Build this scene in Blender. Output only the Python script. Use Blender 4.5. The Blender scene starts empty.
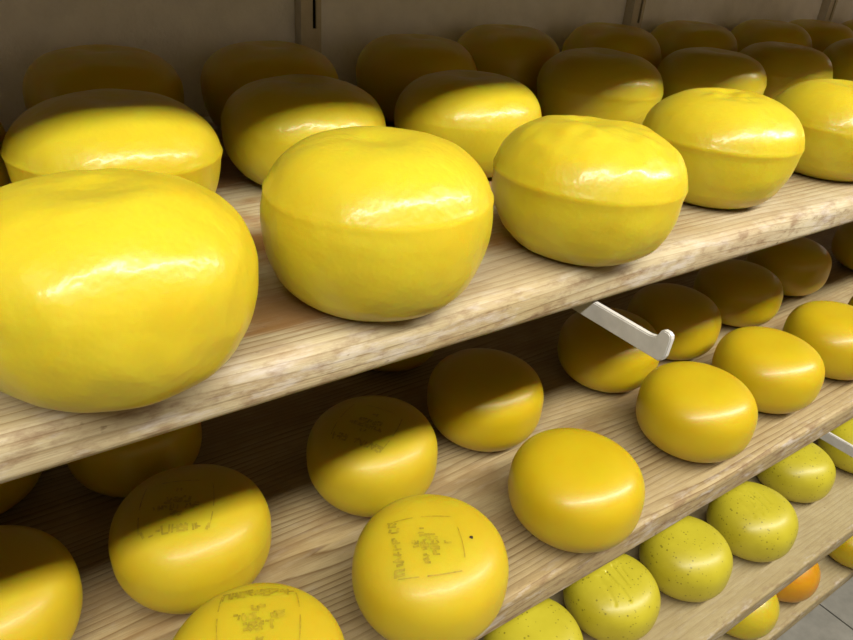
import bpy, bmesh, math, random
import numpy as np
from mathutils import Matrix, Vector, noise

S = 0.42                      # metres per survey unit
FLOOR = -4.15                 # floor height in survey units, below the lens
C = bpy.context.scene.collection
sc = bpy.context.scene

# ------------------------------------------------------------------ camera
R = ((0.8207815328633259, -0.5666727127581883, 0.07210902804645751),
     (-0.22874449998525037, -0.4417089013677424, -0.8675074640480044),
     (0.5234440075471557, 0.6955395625467884, -0.49216977547914853))
cam_d = bpy.data.cameras.new('camera')
cam = bpy.data.objects.new('camera', cam_d)
C.objects.link(cam)
m = Matrix.Identity(4)
for i in range(3):
    m[i][0], m[i][1], m[i][2] = R[0][i], -R[1][i], -R[2][i]
m.translation = Vector((0, 0, -FLOOR * S))
cam.matrix_world = m
cam_d.sensor_width = 36.0
cam_d.lens = 714.62 * 36.0 / 853.0
cam_d.clip_start = 0.02
sc.camera = cam

# ------------------------------------------------------------------ world, lamps, exposure
w = bpy.data.worlds.new('world')
sc.world = w
w.use_nodes = True
bg = w.node_tree.nodes['Background']
bg.inputs['Color'].default_value = (1.0, 0.96, 0.90, 1)
bg.inputs['Strength'].default_value = 0.02

def tube_lamp(x, length, power):
    d = bpy.data.lights.new('ceiling_tube', 'AREA')
    d.shape = 'RECTANGLE'
    d.size, d.size_y = length, 0.15
    d.energy = power
    d.color = (1.0, 0.95, 0.86)
    o = bpy.data.objects.new('ceiling_tube', d)
    C.objects.link(o)
    o.location = (x, -1.66 * S, (3.0 - FLOOR) * S)
    o.rotation_euler = (math.radians(20), 0, 0)
tube_lamp(-1.05, 1.5, 53)
tube_lamp(0.55, 1.5, 53)
tube_lamp(2.15, 1.5, 53)
tube_lamp(3.75, 1.5, 53)

sc.view_settings.view_transform = 'Standard'
sc.view_settings.look = 'None'
sc.view_settings.gamma = 1.0
sc.view_settings.exposure = 0.0

def P(x, y, z):
    return Vector((x * S, y * S, (z - FLOOR) * S))

# ------------------------------------------------------------------ materials
def srgb(r, g, b):
    f = lambda c: (c / 255 / 12.92) if c / 255 <= 0.04045 else ((c / 255 + 0.055) / 1.055) ** 2.4
    return (f(r), f(g), f(b), 1)

def tone(c, k):
    return (c[0] * k, c[1] * k, c[2] * k, 1)

class NT:
    def __init__(self, name):
        self.m = bpy.data.materials.new(name)
        self.m.use_nodes = True
        self.t = self.m.node_tree
        self.b = self.t.nodes['Principled BSDF']
    def n(self, kind, **kw):
        nd = self.t.nodes.new(kind)
        for k, v in kw.items():
            if k in nd.inputs:
                nd.inputs[k].default_value = v
            else:
                setattr(nd, k, v)
        return nd
    def l(self, a, b):
        self.t.links.new(a, b)
    def coord(self, scale=(1, 1, 1), loc=(0, 0, 0)):
        tc = self.n('ShaderNodeTexCoord')
        mp = self.n('ShaderNodeMapping')
        mp.inputs['Scale'].default_value = scale
        mp.inputs['Location'].default_value = loc
        self.l(tc.outputs['Object'], mp.inputs['Vector'])
        return mp.outputs['Vector']
    def noise(self, vec, scale, detail=3, rough=0.5, dist=0.0):
        nd = self.n('ShaderNodeTexNoise')
        nd.inputs['Scale'].default_value = scale
        nd.inputs['Detail'].default_value = detail
        nd.inputs['Roughness'].default_value = rough
        nd.inputs['Distortion'].default_value = dist
        self.l(vec, nd.inputs['Vector'])
        return nd.outputs['Fac']
    def ramp(self, fac, stops, interp='LINEAR'):
        nd = self.n('ShaderNodeValToRGB')
        nd.color_ramp.interpolation = interp
        e = nd.color_ramp.elements
        while len(e) < len(stops):
            e.new(0.5)
        for i, (p, c) in enumerate(stops):
            e[i].position = p
            e[i].color = c if len(c) == 4 else (*c, 1)
        self.l(fac, nd.inputs['Fac'])
        return nd.outputs['Color']
    def mix(self, fac, a, b, mode='MIX'):
        nd = self.n('ShaderNodeMix', data_type='RGBA', blend_type=mode)
        for sock, v in ((nd.inputs[0], fac), (nd.inputs[6], a), (nd.inputs[7], b)):
            if isinstance(v, (int, float)):
                sock.default_value = v
            elif isinstance(v, tuple):
                sock.default_value = v
            else:
                self.l(v, sock)
        return nd.outputs[2]
    def math(self, op, a, b=0.0, c=0.0):
        nd = self.n('ShaderNodeMath', operation=op)
        for i, v in enumerate((a, b, c)):
            if isinstance(v, (int, float)):
                nd.inputs[i].default_value = v
            else:
                self.l(v, nd.inputs[i])
        return nd.outputs[0]
    def bump(self, h, strength, dist=0.002):
        nd = self.n('ShaderNodeBump')
        nd.inputs['Strength'].default_value = strength
        nd.inputs['Distance'].default_value = dist
        self.l(h, nd.inputs['Height'])
        self.l(nd.outputs['Normal'], self.b.inputs['Normal'])
        return nd.outputs['Normal']

K0, K1 = (0, 0, 0, 1), (1, 1, 1, 1)

def wax(name, c_main, c_deep, rough=0.3, coat=0.25, bump=0.25, spec=0.4):
    t = NT(name)
    v = t.coord()
    n1 = t.noise(v, 9, 3, 0.55)
    col = t.mix(t.ramp(n1, [(0.35, K0), (0.7, K1)]), c_main, c_deep)
    n2 = t.noise(v, 60, 3, 0.6)
    col = t.mix(t.math('MULTIPLY', t.ramp(n2, [(0.62, K0), (0.75, K1)]), 0.18), col, c_deep)
    t.l(col, t.b.inputs['Base Color'])
    n3 = t.noise(v, 25, 2, 0.5)
    t.l(t.math('MULTIPLY_ADD', n3, 0.16, rough - 0.08), t.b.inputs['Roughness'])
    t.b.inputs['Coat Weight'].default_value = coat
    t.b.inputs['Coat Roughness'].default_value = 0.16
    t.b.inputs['Specular IOR Level'].default_value = spec
    t.b.inputs['Subsurface Weight'].default_value = 0.8
    t.b.inputs['Subsurface Radius'].default_value = (1.0, 0.30, 0.05)
    t.b.inputs['Subsurface Scale'].default_value = 0.03
    nb = t.bump(t.noise(v, 70, 2.2, 0.5), bump, 0.0014)
    t.l(nb, t.b.inputs['Coat Normal'])
    return t.m

def herb(name, c_main, c_deep):
    t = NT(name)
    v = t.coord()
    n1 = t.noise(v, 12, 3, 0.55)
    col = t.mix(t.ramp(n1, [(0.35, K0), (0.7, K1)]), c_main, c_deep)
    for sc_, cut, sz in ((95, 0.80, 0.20), (55, 0.86, 0.13), (160, 0.8, 0.22)):
        vo = t.n('ShaderNodeTexVoronoi')
        vo.inputs['Scale'].default_value = sc_
        t.l(v, vo.inputs['Vector'])
        near = t.math('LESS_THAN', vo.outputs['Distance'], sz)
        sep = t.n('ShaderNodeSeparateColor')
        t.l(vo.outputs['Color'], sep.inputs[0])
        pick = t.math('GREATER_THAN', sep.outputs[0], cut)
        f = t.math('MULTIPLY', t.math('MULTIPLY', near, pick), 0.56)
        col = t.mix(f, col, srgb(78, 72, 14))
    t.l(col, t.b.inputs['Base Color'])
    t.b.inputs['Roughness'].default_value = 0.42
    t.b.inputs['Coat Weight'].default_value = 0.12
    t.b.inputs['Coat Roughness'].default_value = 0.25
    t.bump(t.noise(v, 110, 4, 0.6), 0.35, 0.0008)
    return t.m

def wood(name, pale, mid, line, stain, seed=0.0, ring=95.0, stain_amt=0.5, ring_amt=0.9, stain2=(0.17, 0.10, 0.052, 1), spots=(), oil_amt=0.55):
    t = NT(name)
    v = t.coord((1, 1, 1), (seed, seed * 0.37, 0))
    sep = t.n('ShaderNodeSeparateXYZ')
    t.l(v, sep.inputs[0])
    x, y, z = sep.outputs
    # growth rings: wavy dark lines that run along the board
    low = t.noise(t.coord((0.9, 4.5, 4.5), (seed, seed, seed)), 1.5, 2, 0.4)
    jit = t.noise(t.coord((2.5, 60, 60), (seed, 2, 0)), 1.0, 2, 0.5)
    q = t.math('ADD', t.math('MULTIPLY', y, ring), t.math('MULTIPLY', z, ring * 0.8))
    q = t.math('ADD', q, t.math('MULTIPLY', low, 9.0))
    q = t.math('ADD', q, t.math('MULTIPLY', jit, 0.9))
    fr = t.math('FRACT', q)
    ringc = t.ramp(fr, [(0.0, K0), (0.5, (0.10,) * 3), (0.80, (0.55,) * 3), (0.90, K1), (0.96, (0.3,) * 3), (1.0, K0)])
    patch = t.ramp(t.noise(t.coord((1.6, 10, 10), (seed * 2, 0, 0)), 1.7, 3), [(0.36, K0), (0.60, K1)])
    fine = t.noise(t.coord((22, 720, 720), (0, seed, 0)), 1.0, 3, 0.65)
    big = t.noise(t.coord((2.2, 7, 7), (seed, 3, 0)), 1.5, 4, 0.6)
    base = t.mix(t.ramp(big, [(0.38, K0), (0.64, K1)]), pale, mid)
    base = t.mix(t.math('MULTIPLY', t.math('MULTIPLY', ringc, ring_amt), t.math('MULTIPLY_ADD', patch, 0.75, 0.25)), base, line)
    base = t.mix(t.math('MULTIPLY', t.ramp(fine, [(0.45, K0), (0.72, K1)]), 0.32), base, line)
    # oily tan patches where wheels have lain
    oil = t.ramp(t.noise(t.coord((4.5, 9, 9), (seed, 11, 0)), 1.5, 4, 0.6), [(0.44, K0), (0.58, K1)])
    rear = t.math('MINIMUM', 1.0, t.math('MAXIMUM', 0.25, t.math('MULTIPLY', t.math('SUBTRACT', t.math('SUBTRACT', y, seed * 0.37), 0.05), 10.0)))
    base = t.mix(t.math('MULTIPLY', t.math('MULTIPLY', oil, rear), oil_amt), base, stain)
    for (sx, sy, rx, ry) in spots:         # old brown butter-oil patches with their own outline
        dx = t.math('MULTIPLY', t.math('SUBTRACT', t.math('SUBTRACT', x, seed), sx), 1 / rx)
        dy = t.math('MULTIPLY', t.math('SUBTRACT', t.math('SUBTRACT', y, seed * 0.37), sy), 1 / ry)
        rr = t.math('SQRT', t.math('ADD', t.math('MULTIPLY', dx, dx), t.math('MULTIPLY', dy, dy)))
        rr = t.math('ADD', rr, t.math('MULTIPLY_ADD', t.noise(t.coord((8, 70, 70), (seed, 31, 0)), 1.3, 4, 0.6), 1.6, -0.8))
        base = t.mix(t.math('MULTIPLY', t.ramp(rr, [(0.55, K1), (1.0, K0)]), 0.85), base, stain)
    # brown handling marks, thickest along the front edge
    edge = t.math('SUBTRACT', 1.0, t.math('MULTIPLY', t.math('SUBTRACT', y, seed * 0.37), 38.0))
    edge = t.math('MINIMUM', 1.0, t.math('MAXIMUM', 0.18, edge))
    st = t.ramp(t.noise(t.coord((18, 42, 42), (seed, 5, 0)), 1.6, 6, 0.66), [(0.48, K0), (0.64, K1)])
    base = t.mix(t.math('MULTIPLY', t.math('MULTIPLY', st, stain_amt), edge), base, stain2)
    chalk = t.ramp(t.noise(t.coord((14, 50, 50), (seed, 21, 0)), 1.6, 5, 0.65), [(0.52, K0), (0.70, K1)])
    base = t.mix(t.math('MULTIPLY', t.math('MULTIPLY', chalk, 0.75), edge), base, tone(srgb(228, 218, 206), .6))
    sp = t.ramp(t.noise(t.coord((40, 80, 80), (seed, 9, 0)), 1.5, 3, 0.6), [(0.68, K0), (0.76, K1)])
    base = t.mix(t.math('MULTIPLY', sp, 0.6), base, tone(srgb(98, 70, 38), .7))
    t.l(base, t.b.inputs['Base Color'])
    t.b.inputs['Roughness'].default_value = 0.62
    t.b.inputs['Specular IOR Level'].default_value = 0.3
    h = t.math('ADD', t.math('MULTIPLY', ringc, -0.35), t.math('MULTIPLY', fine, 0.6))
    t.bump(h, 0.45, 0.0012)
    return t.m

def plain(name, c1, c2, scale=20, rough=0.6, bump=0.15, dist=0.001, metal=0.0):
    t = NT(name)
    v = t.coord()
    t.l(t.mix(t.ramp(t.noise(v, scale, 5, 0.6), [(0.35, K0), (0.7, K1)]), c1, c2), t.b.inputs['Base Color'])
    t.b.inputs['Roughness'].default_value = rough
    t.b.inputs['Metallic'].default_value = metal
    t.bump(t.noise(v, scale * 6, 4, 0.6), bump, dist)
    return t.m

M = {}
M['wax_bright'] = wax('bright_yellow_wax', tone(srgb(236, 219, 52), .57), tone(srgb(236, 206, 38), .57), 0.36, 0.22, 0.7, 0.3)
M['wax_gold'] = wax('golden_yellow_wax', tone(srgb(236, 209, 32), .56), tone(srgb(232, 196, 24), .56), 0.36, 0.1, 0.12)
M['wax_lemon'] = wax('lemon_yellow_wax', tone(srgb(234, 211, 44), .57), tone(srgb(230, 196, 34), .57), 0.44, 0.06, 0.25)
M['wax_amber'] = wax('amber_orange_wax', tone(srgb(240, 176, 24), .6), tone(srgb(228, 156, 14), .6), 0.36, 0.2, 0.1)
M['herb'] = herb('speckled_green_yellow_rind', tone(srgb(228, 216, 54), .60), tone(srgb(212, 198, 44), .60))
M['ink'] = plain('faded_olive_stamp_ink', tone(srgb(172, 150, 30), .58), tone(srgb(222, 194, 38), .58), 150, 0.5)
M['pit'] = plain('dark_pit', srgb(40, 26, 8), srgb(60, 40, 12), 60, 0.8)
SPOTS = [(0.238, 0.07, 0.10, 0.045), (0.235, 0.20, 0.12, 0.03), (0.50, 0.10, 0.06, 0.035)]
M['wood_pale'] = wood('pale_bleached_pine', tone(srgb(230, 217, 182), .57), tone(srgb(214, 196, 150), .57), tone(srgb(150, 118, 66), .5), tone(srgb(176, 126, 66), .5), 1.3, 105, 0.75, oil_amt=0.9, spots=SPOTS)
M['wood_tan'] = wood('tan_worn_pine', tone(srgb(218, 198, 150), .56), tone(srgb(200, 177, 126), .56), tone(srgb(136, 104, 60), .5), tone(srgb(172, 138, 90), .54), 4.1, 90, 0.7)
M['wood_grey'] = wood('greyish_tan_pine', tone(srgb(212, 196, 150), .58), tone(srgb(196, 178, 130), .58), tone(srgb(152, 128, 84), .56), tone(srgb(176, 154, 110), .56), 7.7, 70, 0.6, 0.35)
M['wall'] = plain('rough_white_plaster', srgb(238, 240, 246), srgb(228, 230, 236), 30, 0.85, 0.4, 0.002)
M['wall_grey'] = plain('tan_plaster', srgb(150, 134, 110), srgb(140, 124, 100), 20, 0.85, 0.2, 0.002)
M['white_metal'] = plain('chipped_white_enamel', tone(srgb(232, 230, 224), .6), tone(srgb(214, 211, 204), .6), 45, 0.45, 0.12)
M['dull_metal'] = plain('dull_grey_enamel', srgb(200, 194, 180), srgb(184, 178, 164), 40, 0.55, 0.12)
M['slot'] = plain('dark_slot_shade', srgb(26, 20, 14), srgb(20, 16, 12), 20, 0.9)

def floor_mat():
    t = NT('grey_floor_tile')
    v = t.coord()
    n1 = t.noise(v, 14, 5, 0.65)
    col = t.mix(t.ramp(n1, [(0.3, K0), (0.72, K1)]), tone(srgb(160, 157, 146), .6), tone(srgb(132, 130, 120), .6))
    t.l(col, t.b.inputs['Base Color'])
    t.b.inputs['Roughness'].default_value = 0.55
    t.bump(t.noise(v, 80, 4), 0.2, 0.001)
    return t.m
M['tile'] = floor_mat()
M['grout'] = plain('dark_grout', srgb(64, 60, 54), srgb(52, 49, 44), 30, 0.9)

# ------------------------------------------------------------------ mesh helpers
def link(name, me, mat, parent=None, loc=None):
    o = bpy.data.objects.new(name, me)
    C.objects.link(o)
    if mat:
        me.materials.append(mat)
    if parent:
        o.parent = parent
    if loc is not None:
        o.location = loc
    return o

def tag(o, label, cat, group=None):
    o['label'] = label
    o['category'] = cat
    if group:
        o['group'] = group
    return o

def structure(o):
    o['kind'] = 'structure'
    return o

def from_pydata(name, v, f, smooth=True):
    me = bpy.data.meshes.new(name)
    me.from_pydata(v, [], f)
    me.update()
    if smooth:
        me.polygons.foreach_set('use_smooth', [True] * len(me.polygons))
    return me

def box_bm(bm, x0, x1, y0, y1, z0, z1):
    vs = [bm.verts.new((x, y, z)) for z in (z0, z1) for y in (y0, y1) for x in (x0, x1)]
    for a in ((0, 2, 3, 1), (4, 5, 7, 6), (0, 1, 5, 4), (2, 6, 7, 3), (0, 4, 6, 2), (1, 3, 7, 5)):
        bm.faces.new([vs[i] for i in a])

def bm_mesh(name, bm, smooth=False):
    bmesh.ops.recalc_face_normals(bm, faces=bm.faces)
    me = bpy.data.meshes.new(name)
    bm.to_mesh(me)
    bm.free()
    if smooth:
        me.polygons.foreach_set('use_smooth', [True] * len(me.polygons))
    return me

# ------------------------------------------------------------------ the setting
bm = bmesh.new()
box_bm(bm, -3, 6, 2.68 * S, 2.68 * S + 0.12, 0, 3.0)
structure(link('wall_back', bm_mesh('wall_back', bm), M['wall']))
bm = bmesh.new()
box_bm(bm, -3, 6, -1.72, -1.6, 0, 3.2)
structure(link('wall_front_fill', bm_mesh('wall_front_fill', bm), M['wall_grey']))  # unseen facing wall, added to bounce frontal fill onto the wheels
bm = bmesh.new()
box_bm(bm, -3, 6, -1.72, 2.68 * S + 0.12, 3.2, 3.3)
structure(link('ceiling', bm_mesh('ceiling', bm), M['wall_grey']))  # unseen ceiling, added with the facing wall to return lamp light

GX, GT = 4.60 * S, 0.45              # one joint of the floor tiles as seen, tile size
bm = bmesh.new()
box_bm(bm, -3, 6, -3, 2.68 * S, -0.06, -0.004)
fl = structure(link('floor', bm_mesh('floor', bm), M['grout']))
bm = bmesh.new()
nx0 = GX - 9 * GT
for i in range(18):
    for j in range(9):
        x0 = nx0 + i * GT
        y0 = 2.68 * S - (j + 1) * GT
        box_bm(bm, x0 + .003, x0 + GT - .003, y0 + .003, y0 + GT - .003, -0.004, 0.0)
structure(link('floor_tiles', bm_mesh('floor_tiles', bm), M['tile']))

# ------------------------------------------------------------------ shelf uprights on the wall
def upright(xc, label):
    hw = 0.042 * S
    y1, y0 = 2.68 * S, 2.625 * S
    zt, zb = 2.75, 0.0
    bm = bmesh.new()
    sx = 0.014 * S                       # slot centre, right of the middle of the strip
    slw = 0.0075 * S
    # front face split round a column of long slots
    box_bm(bm, -hw, sx - slw, y0, y0 + .004, zb, zt)
    box_bm(bm, sx + slw, hw, y0, y0 + .004, zb, zt)
    pitch, bridge = 0.11, 0.042
    z = (-0.408 - FLOOR) * S - 0.042 - 20 * pitch
    webs = []
    while z < zt:
        if z > zb:
            box_bm(bm, sx - slw, sx + slw, y0, y0 + .004, z, min(z + bridge, zt))
        z += pitch
    box_bm(bm, -hw, -hw + .003, y0 + .004, y1, zb, zt)
    box_bm(bm, hw - .003, hw, y0 + .004, y1, zb, zt)
    o = link('shelf_upright', bm_mesh('shelf_upright', bm), M['dull_metal'], loc=(xc * S, 0, 0))
    tag(o, label, 'upright', 'slotted shelf uprights on the back wall')
    bm = bmesh.new()
    box_bm(bm, -hw + .003, hw - .003, y0 + .012, y0 + .014, zb, zt)
    link('slot_shade', bm_mesh('slot_shade', bm), M['slot'], o)  # near-black sheet stands in for the shade inside the slots
    return o
upright(1.315, 'slotted grey upright on the back wall behind the left wheels, leftmost of three')
upright(3.165, 'slotted grey upright on the back wall, middle one of the three')
upright(5.045, 'slotted grey upright on the back wall at the top right corner of the photo')

# ------------------------------------------------------------------ shelf boards
def board(zt_, zb_, y0, mat, label, r=0.012, x0=-2.2, x1=7.4, seed=1):
    """long plank: rounded front arris, slightly uneven worn edge"""
    rnd = random.Random(seed)
    zt, zb = (zt_ - FLOOR) * S, (zb_ - FLOOR) * S
    th = zt - zb
    yb = 2.62 * S
    prof = []
    rt, rb = r, r * 0.7
    for k in range(7):
        a = math.pi / 2 * k / 6
        prof.append((rt - rt * math.sin(a), th - rt + rt * math.cos(a)))
    for k in range(6):
        a = math.pi / 2 * k / 5
        prof.append((rb - rb * math.cos(a), rb - rb * math.sin(a)))
    fy = y0 * S
    ring = [(yb - fy, th), (0.35, th), (0.12, th), (0.05, th)] + prof + [(0.05, 0), (yb - fy, 0)]
    n = 260
    v, f = [], []
    for i in range(n + 1):
        x = (x0 + (x1 - x0) * i / n) * S
        for (y, z) in ring:
            k = max(0, 1 - y / 0.03)
            w1 = noise.noise(Vector((x * 3.1, seed * 7.3, z * 4))) * 0.0016 + noise.noise(Vector((x * 17, seed * 3.1, z * 60))) * 0.0007
            v.append((x, y + k * w1, z + (k * w1 * 0.6 if z > th * .5 else -k * w1 * 0.3)))
    m_ = len(ring)
    for i in range(n):
        for j in range(m_):
            a, b = i * m_ + j, i * m_ + (j + 1) % m_
            f.append((a, b, b + m_, a + m_))
    f.append(tuple(range(m_ - 1, -1, -1)))
    f.append(tuple(n * m_ + j for j in range(m_)))
    me = from_pydata('shelf_board', v, f, True)
    o = link('shelf_board', me, mat, loc=(0, fy, zb))
    md = o.modifiers.new('split', 'EDGE_SPLIT')
    md.split_angle = math.radians(50)
    tag(o, label, 'shelf', 'wooden shelf boards of the rack')
    return o
Z1, Z2, Z3, Z4 = -0.70, -1.80, -3.07, -3.72
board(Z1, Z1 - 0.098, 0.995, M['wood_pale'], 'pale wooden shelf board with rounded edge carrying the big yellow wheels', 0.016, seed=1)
board(Z2, Z2 - 0.118, 0.995, M['wood_tan'], 'tan wooden shelf board carrying the smooth golden and stamped wheels', 0.009, seed=2)
board(Z3, Z3 - 0.10, 0.995, M['wood_grey'], 'wooden shelf board carrying the herb-speckled green-yellow wheels', 0.006, seed=3)
board(Z4, Z4 - 0.10, 0.995, M['wood_grey'], 'lowest wooden shelf board, just above the grey floor tiles', 0.006, seed=4)
board(0.315, 0.215, 0.995, M['wood_pale'], 'wooden shelf board above the picture that shades the back rows', 0.014, seed=5)

# ------------------------------------------------------------------ bracket arms under the boards
def bracket(xc, zb_, label):
    zt = 0.0
    pr = [(2.63, 0), (0.835, 0), (0.818, 0.004), (0.812, 0.014), (0.808, 0.024), (0.800, 0.029), (0.788, 0.029), (0.780, 0.024),
          (0.778, 0.016), (0.781, -0.030), (0.786, -0.042), (0.797, -0.050), (2.63, -0.050)]
    bm = bmesh.new()
    hw = 0.008
    rows = []
    for sx in (-hw, hw):
        rows.append([bm.verts.new((sx * S, y * S, z * S)) for (y, z) in pr])
    bm.faces.new(rows[0])
    bm.faces.new(rows[1][::-1])
    n = len(pr)
    for i in range(n):
        j = (i + 1) % n
        bm.faces.new((rows[0][i], rows[1][i], rows[1][j], rows[0][j]))
    bmesh.ops.recalc_face_normals(bm, faces=bm.faces)
    bmesh.ops.bevel(bm, geom=[e for e in bm.edges if abs(e.verts[0].co.x - e.verts[1].co.x) < 1e-6], offset=0.0011, segments=2, affect='EDGES')
    o = link('shelf_bracket', bm_mesh('shelf_bracket', bm), M['white_metal'], loc=P(xc, 0, zb_))
    tag(o, label, 'bracket', 'white hooked shelf brackets')
    return o
bracket(1.275, Z1 - 0.098, 'white metal bracket arm with upturned tip jutting from under the pale board')
bracket(3.10, Z2 - 0.118, 'white metal bracket arm under the tan board, at the right edge over speckled wheels')

# ------------------------------------------------------------------ cheese wheels
class Wheel:
    """profile and surface of one wheel in local metres, origin under its base"""
    def __init__(self, kind, Rr, Hh, b, seed, ridge=0.0, lump=1.0, grooves=None, hc=0.5, taper=0.0, sq=2.0, sqlow=None, zc=0.62, crust=0.0, crw=0.4):
        self.kind, self.R, self.H, self.b, self.seed = kind, Rr * S, Hh * S, b, seed
        self.ridge, self.lump, self.grooves, self.hc, self.taper, self.sq = ridge, lump, grooves, hc, taper, sq
        self.sqlow = sqlow or sq
        self.zc, self.crust, self.crw = zc, crust, crw
        rnd = random.Random(seed)
        self.ph = [rnd.uniform(0, 6.28) for _ in range(8)]
        self.ofs = Vector((rnd.uniform(-50, 50), rnd.uniform(-50, 50), rnd.uniform(-50, 50)))
        self.tilt = (rnd.uniform(-1, 1) * 0.004, rnd.uniform(-1, 1) * 0.004)
    def prof(self, s):
        """s 0..4: base disc, lower flank, upper flank, top disc -> r, z, nr, nz"""
        R_, H_, b = self.R, self.H, self.b
        rf = R_ * (1 - b) * (1 - (self.taper if s <= 2 else 0))
        hc = H_ * self.hc
        if s <= 1:
            return rf * s, 0.0, 0.0, -1.0
        if s <= 3:
            if s <= 2:
                t = (1 - (s - 1)) * math.pi / 2
                hh, sg = hc, -1
            else:
                t = (s - 2) * math.pi / 2
                hh, sg = H_ - hc, 1
            q_ = self.sqlow if sg < 0 else self.sq
            e = 2.0 / q_
            c_, s_ = max(0.0, math.cos(t)) ** e, max(0.0, math.sin(t)) ** e
            r = R_ * (1 - b * (1 - c_))
            if sg < 0:
                r *= 1 - self.taper * min(1.0, s_ * 1.6)
            z = hc + sg * hh * s_
            nr, nz = c_ ** (q_ - 1) / (R_ * b), sg * s_ ** (q_ - 1) / hh
            l = math.hypot(nr, nz)
            return r, z, nr / l, nz / l
        return rf * (4 - s), H_, 0.0, 1.0
    def point(self, s, a):
        r, z, nr, nz = self.prof(s)
        ca, sa = math.cos(a), math.sin(a)
        p = Vector((r * ca, r * sa, z))
        n = Vector((nr * ca, nr * sa, nz))
        d = 0.0
        zz = z / self.H
        q = p + self.ofs
        foot = min(1.0, max(0.0, zz / 0.12))
        d += noise.noise(q * 9) * 0.0022 * self.lump * foot
        d += noise.noise(q * 24) * (0.0013 if self.kind == 'big' else 0.0006) * self.lump * foot
        if self.kind == 'big':
            d += noise.noise(q * 55) * 0.0005 * self.lump * foot
            # slightly domed, dished middle
            rr = r / self.R
            if nz > 0.5:
                if self.crust:
                    d += noise.noise(q * 48) * self.crust * math.exp(-(rr / self.crw) ** 4)
                d += self.R * 0.018 * math.exp(-((rr - 0.30) / 0.22) ** 2) - self.R * 0.012 * math.exp(-(rr / 0.16) ** 2)
        if self.ridge and s > 1.6:
            k = 0.55 + 0.45 * math.sin(a * 2 + self.ph[0])
            zc = self.zc + 0.02 * math.sin(a + self.ph[1])
            d += self.ridge * self.R * (0.5 + 0.5 * k) * math.exp(-((zz - zc) / 0.016) ** 2)
            if zz < zc:
                d -= self.ridge * self.R * 0.35 * (1 - math.exp(-((zc - zz) / 0.05) ** 2)) * foot
        if self.grooves and nz > 0.3:
            for (g0, g1, dep) in self.grooves:
                A, B = Vector((g0[0], g0[1])) * self.R, Vector((g1[0], g1[1])) * self.R
                pq = Vector((p.x, p.y))
                ab = B - A
                u = max(0, min(1, (pq - A).dot(ab) / ab.length_squared))
                dist = (pq - (A + ab * u)).length
                d -= 1.5 * dep * self.R * math.exp(-(dist / (0.028 * self.R)) ** 2)
        p = p + n * d
        p.z += (self.tilt[0] * p.x + self.tilt[1] * p.y) * zz * 3
        if p.z < 0:
            p.z = 0
        return p, n
    def s_of_r(self, r):
        """parameter s on the upper side at radius r (metres)"""
        R_, b = self.R, self.b
        rf = R_ * (1 - b)
        if r <= rf:
            return 4 - r / rf
        c = max(0.0, 1 - (1 - r / R_) / b) ** 1.0
        lo, hi = 2.0, 3.0
        for _ in range(40):
            md = (lo + hi) / 2
            if self.prof(md)[0] > r:
                lo = md
            else:
                hi = md
        return (lo + hi) / 2
    def mesh(self, na=112):
        fine = 1 if not self.grooves else 2
        ss = [k / 4 for k in range(1, 4)] + [1 + k / 26 for k in range(0, 53)] + [3 + k / (14 * fine) for k in range(1, 14 * fine)]
        if self.grooves:
            na = 170
        v = [(0, 0, 0)]
        for s in ss:
            for i in range(na):
                v.append(tuple(self.point(s, 2 * math.pi * i / na)[0]))
        v.append(tuple(self.point(3.9999, 0)[0]))
        f = []
        n = len(ss)
        for i in range(na):
            f.append((0, 1 + (i + 1) % na, 1 + i))
        for k in range(n - 1):
            for i in range(na):
                a, b = 1 + k * na + i, 1 + k * na + (i + 1) % na
                f.append((a, b, b + na, a + na))
        last = len(v) - 1
        for i in range(na):
            f.append((1 + (n - 1) * na + i, 1 + (n - 1) * na + (i + 1) % na, last))
        return from_pydata('cheese_wheel', v, f, True)

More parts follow.
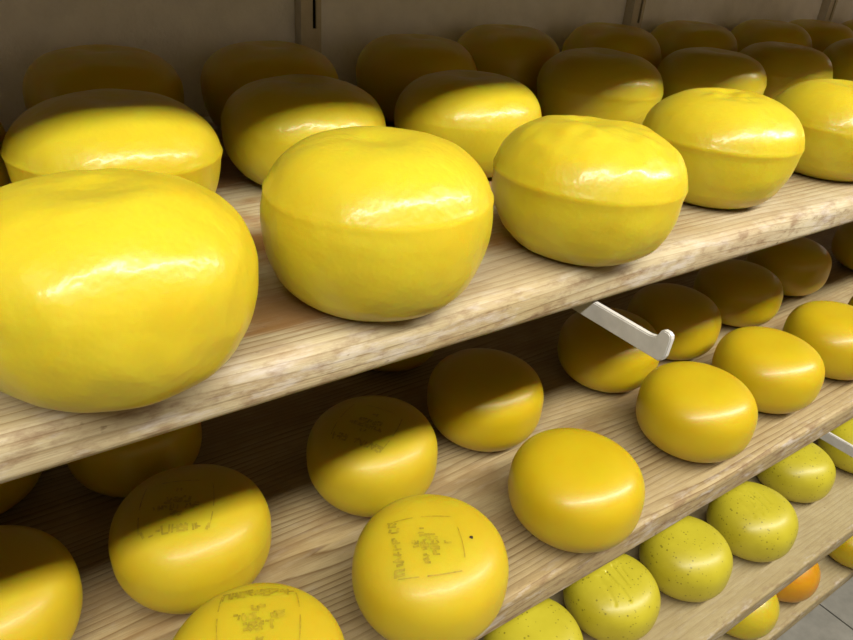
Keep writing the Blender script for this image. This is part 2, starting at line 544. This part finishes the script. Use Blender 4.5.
def stamp(wh, parent, ang, cx, cy, seed, fade=1.0):
    """ink stamp lying on the rind: broken square border and rows of worn letters"""
    rnd = random.Random(seed)
    strokes = []                      # ((x0,y0),(x1,y1),width) in wheel radii
    def glyph_row(x0, x1, y, h, n, wd, skip=0.1):
        step = (x1 - x0) / n
        for k in range(n):
            if rnd.random() < skip:
                continue
            a, b = x0 + k * step + step * .14, x0 + (k + 1) * step - step * .14
            kind = rnd.randrange(6)
            lo, hi, md = y - h / 2, y + h / 2, y
            seg = {0: [((a, lo), (a, hi)), ((a, md), (b, md)), ((b, lo), (b, hi))],
                   1: [((a, lo), ((a + b) / 2, hi)), (((a + b) / 2, hi), (b, lo)), ((a, md - h * .1), (b, md - h * .1))],
                   2: [((a, lo), (a, hi)), ((a, hi), (b, hi)), ((a, md), (b, md)), ((a, lo), (b, lo))],
                   3: [((a, lo), (a, hi)), ((a, hi), (b, hi)), ((b, hi), (b, md)), ((a, md), (b, md)), ((a, md), (b, lo))],
                   4: [((a, lo), (b, lo)), ((b, lo), (b, hi)), ((a, hi), (b, hi)), ((a, lo), (a, hi))],
                   5: [((a, hi), (b, hi)), (((a + b) / 2, hi), ((a + b) / 2, lo))]}[kind]
            for (p0, p1) in seg:
                if rnd.random() > 0.25:
                    p0 = (p0[0] + rnd.uniform(-.016, .016), p0[1] + rnd.uniform(-.016, .016))
                    p1 = (p1[0] + rnd.uniform(-.016, .016), p1[1] + rnd.uniform(-.016, .016))
                    strokes.append((p0, p1, wd * rnd.uniform(1.1, 1.9)))
    def curve(pts, wd):
        for p0, p1 in zip(pts, pts[1:]):
            strokes.append((p0, p1, wd * rnd.uniform(.6, 1.15)))
    def arc(p0, p1, bulge, t0=0.0, t1=1.0, wd=.015):
        p0, p1 = Vector(p0), Vector(p1)
        nn = Vector((-(p1 - p0).y, (p1 - p0).x))
        pts = []
        for k in range(9):
            t = t0 + (t1 - t0) * k / 8
            pts.append(tuple(p0.lerp(p1, t) + nn * bulge * 4 * t * (1 - t)))
        curve(pts, wd)
    h = 0.40
    glyph_row(-h, h, h - .03, .10, 9, .018, 0.05)
    glyph_row(-.07, .07, .14, .06, 2, .016, 0)
    glyph_row(-.27, .27, .03, .075, 9, .018, 0.05)
    glyph_row(-.17, .17, -.09, .085, 6, .021, 0)
    glyph_row(-.04, .04, -.26, .06, 1, .016, 0)
    arc((h, h), (h, -h), .05, 0.05, .36); arc((h, h), (h, -h), .05, .5, .98)
    arc((-h, h), (-h, -h), -.05, 0.0, .3); arc((-h, h), (-h, -h), -.05, .42, .95)
    arc((-h, -h), (h, -h), -.05, .2, .78, .012)
    v, f = [], []
    ca, sa = math.cos(ang), math.sin(ang)
    def onto(x, y):
        X, Y = cx + x * ca - y * sa, cy + x * sa + y * ca
        r = math.hypot(X, Y) * wh.R
        s = wh.s_of_r(min(r, wh.R * 0.995))
        p, n = wh.point(s, math.atan2(Y, X))
        return tuple(p + n * 0.0005)
    for (p0, p1, wd) in strokes:
        p0, p1 = Vector(p0), Vector(p1)
        d = p1 - p0
        if d.length < 1e-5:
            continue
        nrm = Vector((-d.y, d.x)).normalized() * wd / 2
        k = max(1, int(d.length / .03))
        base = len(v)
        for i in range(k + 1):
            c = p0.lerp(p1, i / k)
            v.append(onto(*(c + nrm)))
            v.append(onto(*(c - nrm)))
        for i in range(k):
            a = base + 2 * i
            f.append((a + 1, a + 3, a + 2, a))
    o = link('ink_stamp', from_pydata('ink_stamp', v, f), M['ink'], parent)
    o['label'] = 'faded olive ink stamp'
    return o

Zs = {1: Z1, 2: Z2, 3: Z3, 4: Z4}
seed_no = [10]
def cheese(shelf, X, Y, Rr, Hh, label, group, mat, **kw):
    seed_no[0] += 1
    kind = kw.pop('kind', {1: 'big', 2: 'smooth', 3: 'herb', 4: 'smooth'}[shelf])
    b = {1: 0.60, 2: 0.84, 3: 0.74, 4: 0.78}[shelf]
    if shelf == 1:
        kw.setdefault('sqlow', 2.25)
        kw.setdefault('hc', 0.56)
    if shelf == 2:
        kw.setdefault('sqlow', 2.35)
    kw.setdefault('sq', {1: 2.1, 2: 2.8, 3: 2.5, 4: 2.45}[shelf])
    wh = Wheel(kind, Rr, Hh * (0.975 if shelf == 2 else 1), kw.pop('b', b), seed_no[0], **kw)
    o = link('cheese_wheel', wh.mesh(), M[mat], loc=P(X, Y, Zs[shelf]))
    tag(o, label, 'cheese', group)
    return o, wh

GA = 'big yellow wheels in the front row of the top shelf'
GB = 'big yellow wheels in the middle row of the top shelf'
GC = 'big shaded wheels in the back row of the top shelf'
big = dict(mat='wax_bright')
cheese(1, 0.197, 1.114, .231, .304, 'largest-looking bright yellow wheel, cut by the left edge of the photo', GA, lump=1.5, **big)
cheese(1, 0.716, 1.143, .230, .319, 'tall glossy wheel between the edge-cut and the lumpy-topped ones', GA, ridge=.013, lump=.8, zc=.71, **big)
cheese(1, 1.304, 1.132, .229, .305, 'glossy yellow wheel with crumpled lumpy top, third from left in top front row', GA, ridge=.016, lump=1.5, hc=.61, sq=1.9, b=.66, taper=.0, sqlow=2.6, crust=.0030, crw=.85, **big)
cheese(1, 1.974, 1.236, .231, .306, 'glossy yellow wheel with a flaky dished top and sharp shoulder, fourth in top front row', GA, ridge=.017, lump=.7, hc=.61, sq=1.9, b=.64, taper=.02, sqlow=2.5, crust=.0050, crw=.40, **big)
cheese(1, 2.637, 1.224, .231, .300, 'shiny yellow wheel at the right end of the top front row, cut by the edge', GA, ridge=.014, lump=.7, hc=.60, sq=1.9, b=.64, taper=.025, sqlow=2.4, **big)
cheese(1, 3.25, 1.25, .230, .291, 'sliver of bright yellow wheel peeping out behind the rightmost front wheel', GA, lump=.8, **big)
cheese(1, -.059, 1.928, .230, .291, 'dim brownish wheel only just showing at the left edge, in the middle row', GB, lump=.8, **big)
cheese(1, 0.368, 1.726, .231, .291, 'half-shaded yellow wheel with a seam directly behind the largest front wheel', GB, ridge=.018, lump=.8, hc=.60, sq=1.9, b=.64, taper=.02, sqlow=2.5, **big)
cheese(1, 0.904, 1.851, .231, .271, 'half-shaded yellow wheel behind the left side of the tall glossy wheel', GB, ridge=.006, lump=.9, **big)
cheese(1, 1.425, 1.766, .230, .278, 'half-shaded yellow wheel behind the gap between second and third front wheels', GB, ridge=.006, lump=.9, **big)
cheese(1, 2.16, 1.905, .235, .300, 'brown-shaded wheel with a lit lower right corner behind the lumpy-topped front wheel', GB, ridge=.012, lump=.8, hc=.6, taper=.03, **big)
cheese(1, 2.85, 1.905, .226, .287, 'brown-shaded wheel right behind the flaky-topped front wheel, middle row', GB, ridge=.012, lump=.8, hc=.6, taper=.03, **big)
cheese(1, 3.46, 1.95, .227, .285, 'brown-shaded wheel with a glint on its right shoulder behind the right-edge front wheel', GB, ridge=.010, lump=.8, **big)
cheese(1, 4.226, 1.925, .230, .291, 'dim orange-brown wheel at the right photo edge, last of the middle row', GB, lump=.8, **big)
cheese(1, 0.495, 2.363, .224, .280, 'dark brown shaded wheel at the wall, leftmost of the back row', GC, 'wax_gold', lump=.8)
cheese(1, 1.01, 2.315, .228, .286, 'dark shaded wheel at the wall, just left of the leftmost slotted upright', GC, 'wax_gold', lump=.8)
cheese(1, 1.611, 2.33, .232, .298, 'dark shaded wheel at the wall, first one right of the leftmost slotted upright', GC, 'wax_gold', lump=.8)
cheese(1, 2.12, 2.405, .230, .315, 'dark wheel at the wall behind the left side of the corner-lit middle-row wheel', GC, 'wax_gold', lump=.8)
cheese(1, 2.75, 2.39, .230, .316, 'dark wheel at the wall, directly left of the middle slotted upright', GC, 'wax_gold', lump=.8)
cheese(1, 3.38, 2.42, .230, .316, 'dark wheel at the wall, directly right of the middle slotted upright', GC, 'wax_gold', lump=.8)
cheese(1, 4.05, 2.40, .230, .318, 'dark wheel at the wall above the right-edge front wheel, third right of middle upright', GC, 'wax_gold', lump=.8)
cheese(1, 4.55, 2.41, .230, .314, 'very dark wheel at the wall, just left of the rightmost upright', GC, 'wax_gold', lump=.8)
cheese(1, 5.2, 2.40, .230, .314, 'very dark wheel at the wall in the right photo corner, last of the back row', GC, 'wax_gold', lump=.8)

GD = 'wheels in the front row of the second shelf'
GE = 'wheels in the second row of the second shelf'
GF = 'shaded wheels in the back row of the second shelf'
o, wh = cheese(2, 0.375, 1.062, .222, .316, 'stamped yellow wheel cut by the bottom photo edge, left of the big stamped one', GD, 'wax_lemon', lump=.7, hc=.5)
stamp(wh, o, math.radians(-23), .13, .19, 3)
o, wh = cheese(2, 0.926, 1.115, .225, .313, 'yellow wheel with a clear square ink stamp and a black pit, bottom centre', GD, 'wax_lemon', lump=.7)
stamp(wh, o, math.radians(65), -.18, -.11, 5)
# small dark pit on the rind
def pit(wh, parent, x, y, size):
    r = math.hypot(x, y) * wh.R
    p, n = wh.point(wh.s_of_r(r), math.atan2(y, x))
    q = Vector((0, 0, 1)).rotation_difference(n)
    v = [tuple(p + n * .0007)]
    k = 10
    for i in range(k):
        a = 2 * math.pi * i / k
        v.append(tuple(p + q @ Vector((math.cos(a) * size * (1 + .25 * math.sin(3 * a)), math.sin(a) * size, .0004))))
    f = [(0, 1 + i, 1 + (i + 1) % k) for i in range(k)]
    o = link('pit', from_pydata('pit', v, f), M['pit'], parent)
    o['label'] = 'black pit in the rind'
pit(wh, o, .36, -.30, .0024)
cheese(2, 1.548, 1.146, .225, .307, 'smooth golden wheel right of the big stamped one, front row', GD, 'wax_gold', lump=.45)
cheese(2, 2.292, 1.218, .226, .314, 'smooth golden wheel below the hook of the white bracket, front row', GD, 'wax_gold', lump=.4)
cheese(2, 2.859, 1.26, .227, .305, 'smooth golden wheel right after the one below the bracket hook', GD, 'wax_gold', lump=.4)
cheese(2, 3.411, 1.251, .225, .309, 'smooth golden wheel cut by the right photo edge, second shelf', GD, 'wax_gold', lump=.4)
cheese(2, 3.90, 1.19, .226, .314, 'small corner of a golden wheel at the right edge, last of the front row', GD, 'wax_gold', lump=.4)
cheese(2, -.141, 1.598, .226, .314, 'half-shaded wheel at the bottom left edge of the photo', GE, 'wax_lemon', lump=.7)
o, wh = cheese(2, 0.394, 1.576, .226, .321, 'half-shaded stamped wheel on the left, behind the bottom-cut stamped wheel', GE, 'wax_lemon', lump=.7, ridge=.006)
stamp(wh, o, math.radians(157), -.17, -.07, 7)
o, wh = cheese(2, 1.04, 1.628, .226, .318, 'half-shaded wheel with a diamond-set stamp behind the clearly stamped wheel', GE, 'wax_lemon', lump=.7)
stamp(wh, o, math.radians(124), -.15, -.05, 9)
cheese(2, 1.594, 1.696, .227, .320, 'half-shaded plain wheel just below the pale board, left of the bracket', GE, 'wax_gold', lump=.6, ridge=.006)
cheese(2, 2.335, 1.724, .225, .314, 'brown-shaded wheel directly under the white bracket arm', GE, 'wax_gold', lump=.5)
cheese(2, 2.83, 1.755, .222, .306, 'brown-shaded wheel just right of the white bracket tip', GE, 'wax_gold', lump=.5)
cheese(2, 3.43, 1.80, .224, .300, 'brown-shaded wheel under the pale board, second right of the bracket tip', GE, 'wax_gold', lump=.5)
cheese(2, 4.05, 1.88, .226, .314, 'brown-shaded wheel under the pale board, third right of the bracket tip', GE, 'wax_gold', lump=.5)
cheese(2, 4.86, 1.78, .226, .314, 'brown-shaded wheel at the right photo edge just under the pale board', GE, 'wax_gold', lump=.5)
cheese(2, -.116, 2.257, .226, .314, 'dark wheel at the left photo edge just under the pale board', GF, 'wax_gold', lump=.5)
cheese(2, 0.375, 2.12, .222, .314, 'dark wheel under the pale board, above the left half-shaded stamped wheel', GF, 'wax_gold', lump=.5)
cheese(2, 1.556, 2.335, .226, .314, 'barely visible dark wheel far back behind the plain half-shaded wheel', GF, 'wax_gold', lump=.5)

GG = 'herb-speckled wheels on the third shelf'
g2 = [((-.36, .19), (-.53, -.47), .016), ((-.13, .18), (-.22, -.57), .018), ((.10, .22), (.0, -.30), .016), ((.26, .22), (.14, -.25), .012)]
g4 = [((-.42, .30), (-.55, -.25), .010), ((-.2, .35), (-.33, -.3), .012), ((.02, .36), (-.1, -.28), .010), ((.24, .34), (.12, -.2), .009)]
cheese(3, 1.80, 1.36, .232, .311, 'green-yellow speckled wheel cut by the bottom photo edge, nearest on its shelf', GG, 'herb', lump=.8)
cheese(3, 2.34, 1.371, .235, .300, 'green-yellow speckled wheel with clear parallel grooves pressed in its top', GG, 'herb', lump=.8, grooves=g2)
cheese(3, 2.875, 1.329, .237, .322, 'green-yellow speckled wheel with plain top, third from the bottom edge', GG, 'herb', lump=.9)
cheese(3, 3.445, 1.301, .241, .323, 'green-yellow speckled wheel with faint grooves, fourth from the bottom edge', GG, 'herb', lump=.9, grooves=g4)
cheese(3, 4.128, 1.434, .231, .306, 'speckled wheel just left of and below the right-hand bracket arm', GG, 'herb', lump=.8)
cheese(3, 4.766, 1.355, .236, .309, 'speckled wheel behind the right-hand bracket arm, cut by the photo edge', GG, 'herb', lump=.8)

GI = 'second row of wheels added to darken gaps on the third shelf'  # wheels added so the gaps behind the front row stay dark
for xx, yy, where in ((2.07, 1.79, 'between the bottom-cut and the grooved herb wheels'),
                      (2.607, 1.78, 'between the grooved and the plain-topped herb wheels'),
                      (3.16, 1.77, 'between the plain-topped and the faintly grooved herb wheels'),
                      (3.79, 1.81, 'between the faintly grooved herb wheel and the next'),
                      (4.45, 1.84, 'left of the right-hand bracket arm')):
    cheese(3, xx, yy, .230, .305, 'wheel added to darken the gap ' + where, GI, 'herb', lump=.8)

GH = 'small wheels on the lowest shelf'
cheese(4, 3.524, 1.21, .22, .30, 'bright yellow wheel on the lowest shelf, leftmost of the three showing', GH, 'wax_bright', lump=.5)
cheese(4, 4.017, 1.224, .22, .30, 'orange wheel on the lowest shelf, beside the floor tile joint', GH, 'wax_amber', lump=.5)
cheese(4, 4.719, 1.102, .22, .30, 'golden wheel on the lowest shelf at the right photo edge', GH, 'wax_gold', lump=.5)
